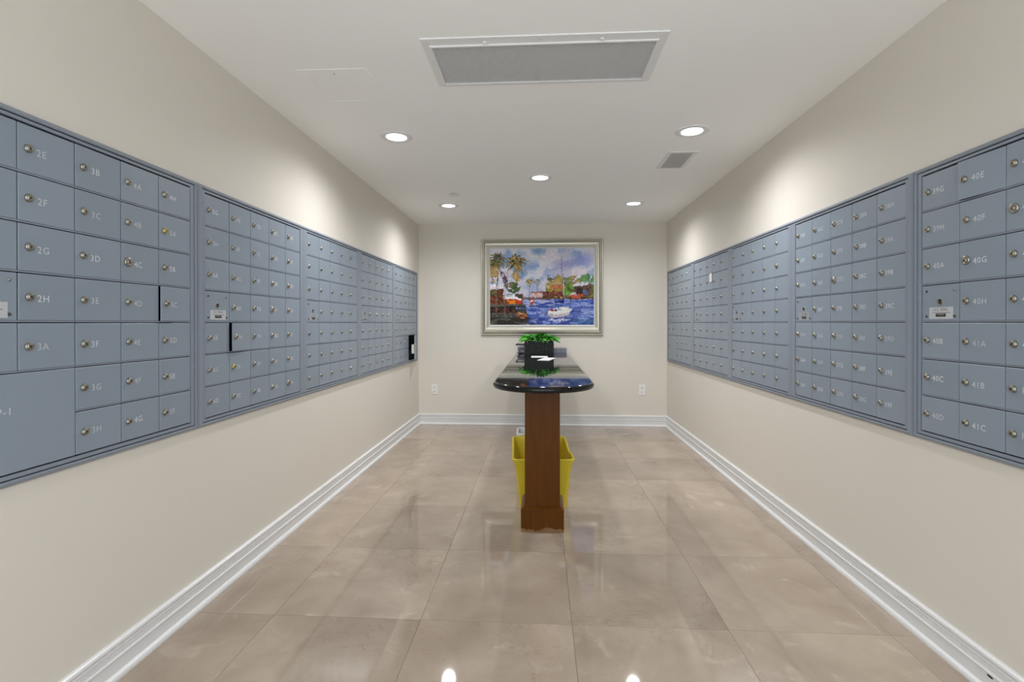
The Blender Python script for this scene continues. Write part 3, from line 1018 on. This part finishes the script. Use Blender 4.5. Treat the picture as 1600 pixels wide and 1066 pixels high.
    put((X < 122) & (Y > 380) & (Y < 520), (110, 62, 44), var=0.45)
    put((X < 60) & (Y > 390) & (Y < 440), (96, 92, 60), var=0.4)
    put(poly([(0, 328), (135, 328), (120, 378), (0, 384)]), (226, 222, 230))
    put(line(66, 320, 62, 610, 4), (120, 96, 78))
    put((X > 120) & (X < 300) & (Y > 425) & (Y < 520), (84, 70, 56), var=0.4)
    put(poly([(140, 430), (205, 428), (230, 455), (140, 470)]), (196, 200, 212))
    put(poly([(148, 462), (220, 450), (300, 482), (292, 512), (190, 528), (160, 510)]), (196, 66, 38))
    put(poly([(160, 480), (240, 476), (235, 515), (185, 525)]), (214, 132, 46))
    put(poly([(150, 455), (215, 440), (300, 474), (298, 484), (220, 462), (152, 470)]), (232, 232, 238))
    put((X > 212) & (X < 236) & (Y > 420) & (Y < 445), (226, 228, 236))
    put(line(300, 430, 302, 520, 4), (110, 92, 76)); put(line(132, 430, 134, 520, 4), (190, 170, 150))
    dk = (X < 345) & (Y > 560)
    put(dk, (66, 66, 54), 0.85, 0.4)
    put((Y > 590) & (X < 330) & (st > 0.52), (96, 92, 84), 0.6)
    put((Y > 640) & (X < 420) & (st < 0.5), (50, 44, 40), 0.7)
    put((X < 240) & (Y > 525) & (Y < 600), (70, 46, 38), 0.95, 0.5)
    put(poly([(0, 518), (330, 518), (335, 540), (0, 556)]), (94, 96, 88))
    put(poly([(0, 540), (335, 532), (335, 545), (0, 562)]), (46, 40, 38))
    for x in (262, 290, 312, 332): put(line(x, 535, x + 4, 600, 4), (66, 58, 54))
    for x in (55, 135): put(line(x, 470, x + 2, 620, 5), (132, 98, 78))
    put(ell(285, 622, 58, 28) & (mid > 0.38), (186, 104, 58), 0.9, 0.4)
    put(ell(290, 606, 30, 10), (206, 150, 96))
    # small boat
    put(poly([(362, 478), (392, 466), (414, 480), (405, 520), (380, 520)]), (170, 82, 70))
    put(ell(388, 490, 14, 9), (230, 220, 220)); put(ell(392, 528, 24, 9), (116, 92, 116), 0.8)
    # sailboat
    put(line(664, 78, 684, 470, 3.2), (112, 112, 136)); put(line(680, 300, 688, 470, 3.5), (226, 226, 234))
    put(poly([(545, 500), (640, 492), (690, 468), (690, 512), (640, 506)]), (44, 44, 120))
    put(poly([(548, 575), (600, 556), (700, 540), (758, 562), (740, 606), (690, 634), (570, 644), (545, 620)]), (230, 226, 222), var=0.05)
    put(poly([(548, 604), (640, 616), (745, 592), (735, 612), (690, 636), (570, 646), (546, 626)]), (182, 172, 178), 0.8)
    put(poly([(620, 560), (650, 545), (662, 575), (625, 580)]), (160, 176, 214))
    put(ell(578, 572, 15, 13), (176, 40, 40)); put(ell(610, 575, 14, 11), (64, 42, 58))
    put(line(752, 475, 740, 560, 3), (86, 86, 120))
    put(ell(640, 662, 100, 14) & (st > 0.42), (222, 222, 230), 0.7)
    return np.clip(img, 0, 255)


NX, NY = 260, 192
pic = paint(NX, NY)
gx = np.linspace(CX0 - pcx, CX1 - pcx, NX); gz = np.linspace(CZ1 - pcz, CZ0 - pcz, NY)
vx, vz = np.meshgrid(gx, gz)
V = np.stack([vx.ravel(), np.full(vx.size, -0.012), vz.ravel()], 1)
idx = np.arange(NX * NY).reshape(NY, NX)
Fq = np.stack([idx[1:, :-1].ravel(), idx[1:, 1:].ravel(), idx[:-1, 1:].ravel(), idx[:-1, :-1].ravel()], 1)
nb = NX * NY
# a thin board behind the painted face
V = np.concatenate([V, [[gx[0], -0.003, gz[0]], [gx[-1], -0.003, gz[0]], [gx[-1], -0.003, gz[-1]], [gx[0], -0.003, gz[-1]]]])
faces = [tuple(int(i) for i in q) for q in Fq] + [(nb, nb + 1, nb + 2, nb + 3)]
me = bpy.data.meshes.new('canvas'); me.from_pydata([tuple(v) for v in V.tolist()], [], faces); me.update()
at = me.color_attributes.new('paint', 'FLOAT_COLOR', 'POINT')
lin = srgb(pic.reshape(-1, 3)) * 0.92
cols = np.ones((len(V), 4)); cols[:nb, :3] = lin
at.data.foreach_set('color', cols.ravel())
me.materials.append(M_canvas)
link('canvas', me, r)

# ------------------------------------------------------------------ potted plant
pr = tag(empty('potted_plant', (-0.012, 5.28, TH)), 'bushy green leafy plant in a square black planter on the counter', 'plant')
ph = 0.140; hw = 0.150
m = MB()


def sq(h_, z, b=0.004): return rrect(h_, h_, b, z, 2)


m.loft([sq(hw - 0.004, 0.0), sq(hw - 0.004, 0.008), sq(hw, 0.010), sq(hw, ph), sq(hw - 0.012, ph), sq(hw - 0.014, ph - 0.03)], cap0=True)
m.build('planter', M_planter, pr)
MB().box(-hw + 0.014, hw - 0.014, -hw + 0.014, hw - 0.014, ph - 0.032, ph - 0.028).build('soil', M_soil, pr)


def leaf_mesh(L, Wl, droop, curl):
    m = MB(); n = 7
    rows = []
    for i in range(n):
        t = i / (n - 1)
        w = Wl * math.sin(math.pi * min(0.985, 0.06 + 0.94 * t)) ** 0.8 * (1 - 0.25 * t)
        x = L * t; z = droop * t * (1 - t) * 2.2 - curl * t * t
        rows.append([(x, -w, z + 0.22 * w), (x, -w * 0.5, z + 0.04 * w), (x, 0, z - 0.10 * w), (x, w * 0.5, z + 0.04 * w), (x, w, z + 0.22 * w)])
    m.loft(rows, closed=False, smooth=True)
    top = m.mesh('leaf', M_leaf, fix=False)
    bm = bmesh.new(); bm.from_mesh(top)
    bmesh.ops.solidify(bm, geom=list(bm.faces), thickness=0.0012)
    bm.to_mesh(top); bm.free()
    return top


leaves = [leaf_mesh(0.13, 0.034, 0.03, 0.015), leaf_mesh(0.11, 0.038, 0.02, 0.02), leaf_mesh(0.14, 0.030, 0.02, 0.03)]
rl = random.Random(11)
for i in range(140):
    ring = i / 140.0
    ang = i * 2.39996 + rl.uniform(-.2, .2)
    rad0 = 0.13 * math.sqrt(ring) * 1.0
    cx_, cy_ = rad0 * math.cos(ang), rad0 * math.sin(ang)
    up = (1 - ring)
    el = math.radians(4 + 44 * up + rl.uniform(-14, 12))
    o = link('leaf', leaves[rl.randrange(3)], pr, (cx_, cy_, ph + 0.004 + 0.022 * up + rl.uniform(0, 0.012)),
             (rl.uniform(-.5, .5), -el, ang + rl.uniform(-.35, .35)))
    s = rl.uniform(0.68, 0.95) * (0.62 + 0.38 * ring)
    o.scale = (s, s, s)
for i in range(34):                                # leaves hanging over the rim
    ang = i / 34 * 2 * math.pi + rl.uniform(-.08, .08)
    q_ = 0.125 / max(abs(math.cos(ang)), abs(math.sin(ang)))
    o = link('leaf', leaves[rl.randrange(3)], pr, (q_ * math.cos(ang), q_ * math.sin(ang), ph + 0.006 + rl.uniform(0, 0.016)),
             (rl.uniform(-.4, .4), math.radians(rl.uniform(-14, 6)), ang + rl.uniform(-.3, .3)))
    s = rl.uniform(0.55, 0.8)
    o.scale = (s, s, s)
for i in range(14):                                # short stems
    a = rl.uniform(0, 6.28); q = rl.uniform(0.01, 0.1)
    m = MB(); m.lathe([(0.004, 0), (0.003, 0.055)], 6, cap0=True, cap1=True)
    m.build('stem', M_leaf, pr, (q * math.cos(a), q * math.sin(a), ph - 0.029))

# ------------------------------------------------------------------ papers and magazines on the counter
e = tag(MB().box(-0.080, 0.080, -0.11, 0.11, 0, 0.002).build('envelope', M_paper, None, (-0.008, 4.93, TH + 0.0002)), 'white envelope lying flat in front of the planter', 'envelope', 'letters on the counter')
e = tag(MB().box(-0.055, 0.055, -0.17, 0.17, 0, 0.003).build('folded_letter', M_paper, None, (0.062, 4.62, TH + 0.0002), (0, 0, math.radians(-12))), 'white folded letter askew on the counter, nearest the rounded end', 'letter', 'letters on the counter')


def magazine(x, y, z, w, d, t, rz, cover, label, group, pages=None):
    q = tag(empty('magazine', (x, y, z), math.radians(rz)), label, 'magazine', group)
    m = MB(); m.box(-w / 2 + 0.001, w / 2 - 0.002, -d / 2 + 0.002, d / 2 - 0.002, 0.0008, t - 0.0008)
    m.build('pages', pages or M_mag_c, q)
    m = MB(); m.box(-w / 2, w / 2, -d / 2, d / 2, 0, 0.0008); m.box(-w / 2, w / 2, -d / 2, d / 2, t - 0.0008, t); m.box(-w / 2, -w / 2 + 0.001, -d / 2, d / 2, 0.0008, t - 0.0008)
    m.build('cover', cover, q)


z = TH + 0.0003
gl = 'magazines piled on the left of the planter'
spec = [(0.205, 0.008, M_mag_b, 'dark magazine at the bottom of the left pile'), (0.20, 0.012, M_mag_a, 'grey magazine second from the bottom of the left pile'), (0.205, 0.011, M_mag_c, 'pale magazine third from the bottom of the left pile'),
        (0.198, 0.013, M_mag_a, 'grey magazine in the middle of the left pile'), (0.20, 0.012, M_mag_d, 'blue grey magazine above the middle of the left pile'), (0.195, 0.014, M_mag_a, 'grey magazine third from the top of the left pile'),
        (0.20, 0.016, M_mag_c, 'thick pale magazine second from the top of the left pile'), (0.235, 0.012, M_mag_b, 'dark magazine on top of the left pile, jutting out')]
for i, (w_, t_, cv, lb) in enumerate(spec):
    magazine(-0.148 + (0.012 if i < 3 else 0.0) - (0.004 if i == 7 else 0), 5.60 + rl.uniform(-.01, .01), z, w_, 0.26, t_, rl.uniform(-4, 4), cv, lb, gl, (M_mag_b, M_mag_a, M_mag_c, M_mag_d, M_mag_a, M_mag_a, M_mag_c, M_mag_b)[i])
    z += t_ + 0.0002
# rolled magazine lying in front of the pile
q = tag(empty('rolled_magazine', (-0.232, 5.42, TH + 0.0185)), 'rolled up magazine lying beside the left pile', 'magazine')
m = MB(); rr_ = []
for ys_ in (-0.03, 0.03):
    lp = []
    for i in range(44):
        a = i / 43 * math.pi * 5.0; ra = 0.018 - 0.0022 * a / math.pi
        lp.append((ra * math.cos(a - 1.2), ys_, ra * math.sin(a - 1.2)))
    rr_.append(lp)
m.loft(rr_, closed=False, smooth=True)
o = m.build('pages', M_mag_a, q, fix=False)
sm = o.modifiers.new('thick', 'SOLIDIFY'); sm.thickness = 0.0012
z = TH + 0.0003
gr_ = 'magazines piled on the right of the planter'
spec = [(0.012, M_mag_d, 'blue grey magazine at the bottom of the right pile'), (0.013, M_mag_d, 'blue grey magazine second from the bottom of the right pile'),
        (0.012, M_mag_a, 'grey magazine second from the top of the right pile'), (0.013, M_mag_d, 'blue grey magazine on top of the right pile')]
for i, (t_, cv, lb) in enumerate(spec):
    magazine(0.190, 5.69, z, 0.205, 0.26, t_, rl.uniform(-2.5, 2.5), cv, lb, gr_, (M_mag_d, M_mag_a, M_mag_d, M_mag_a)[i])
    z += t_ + 0.0002
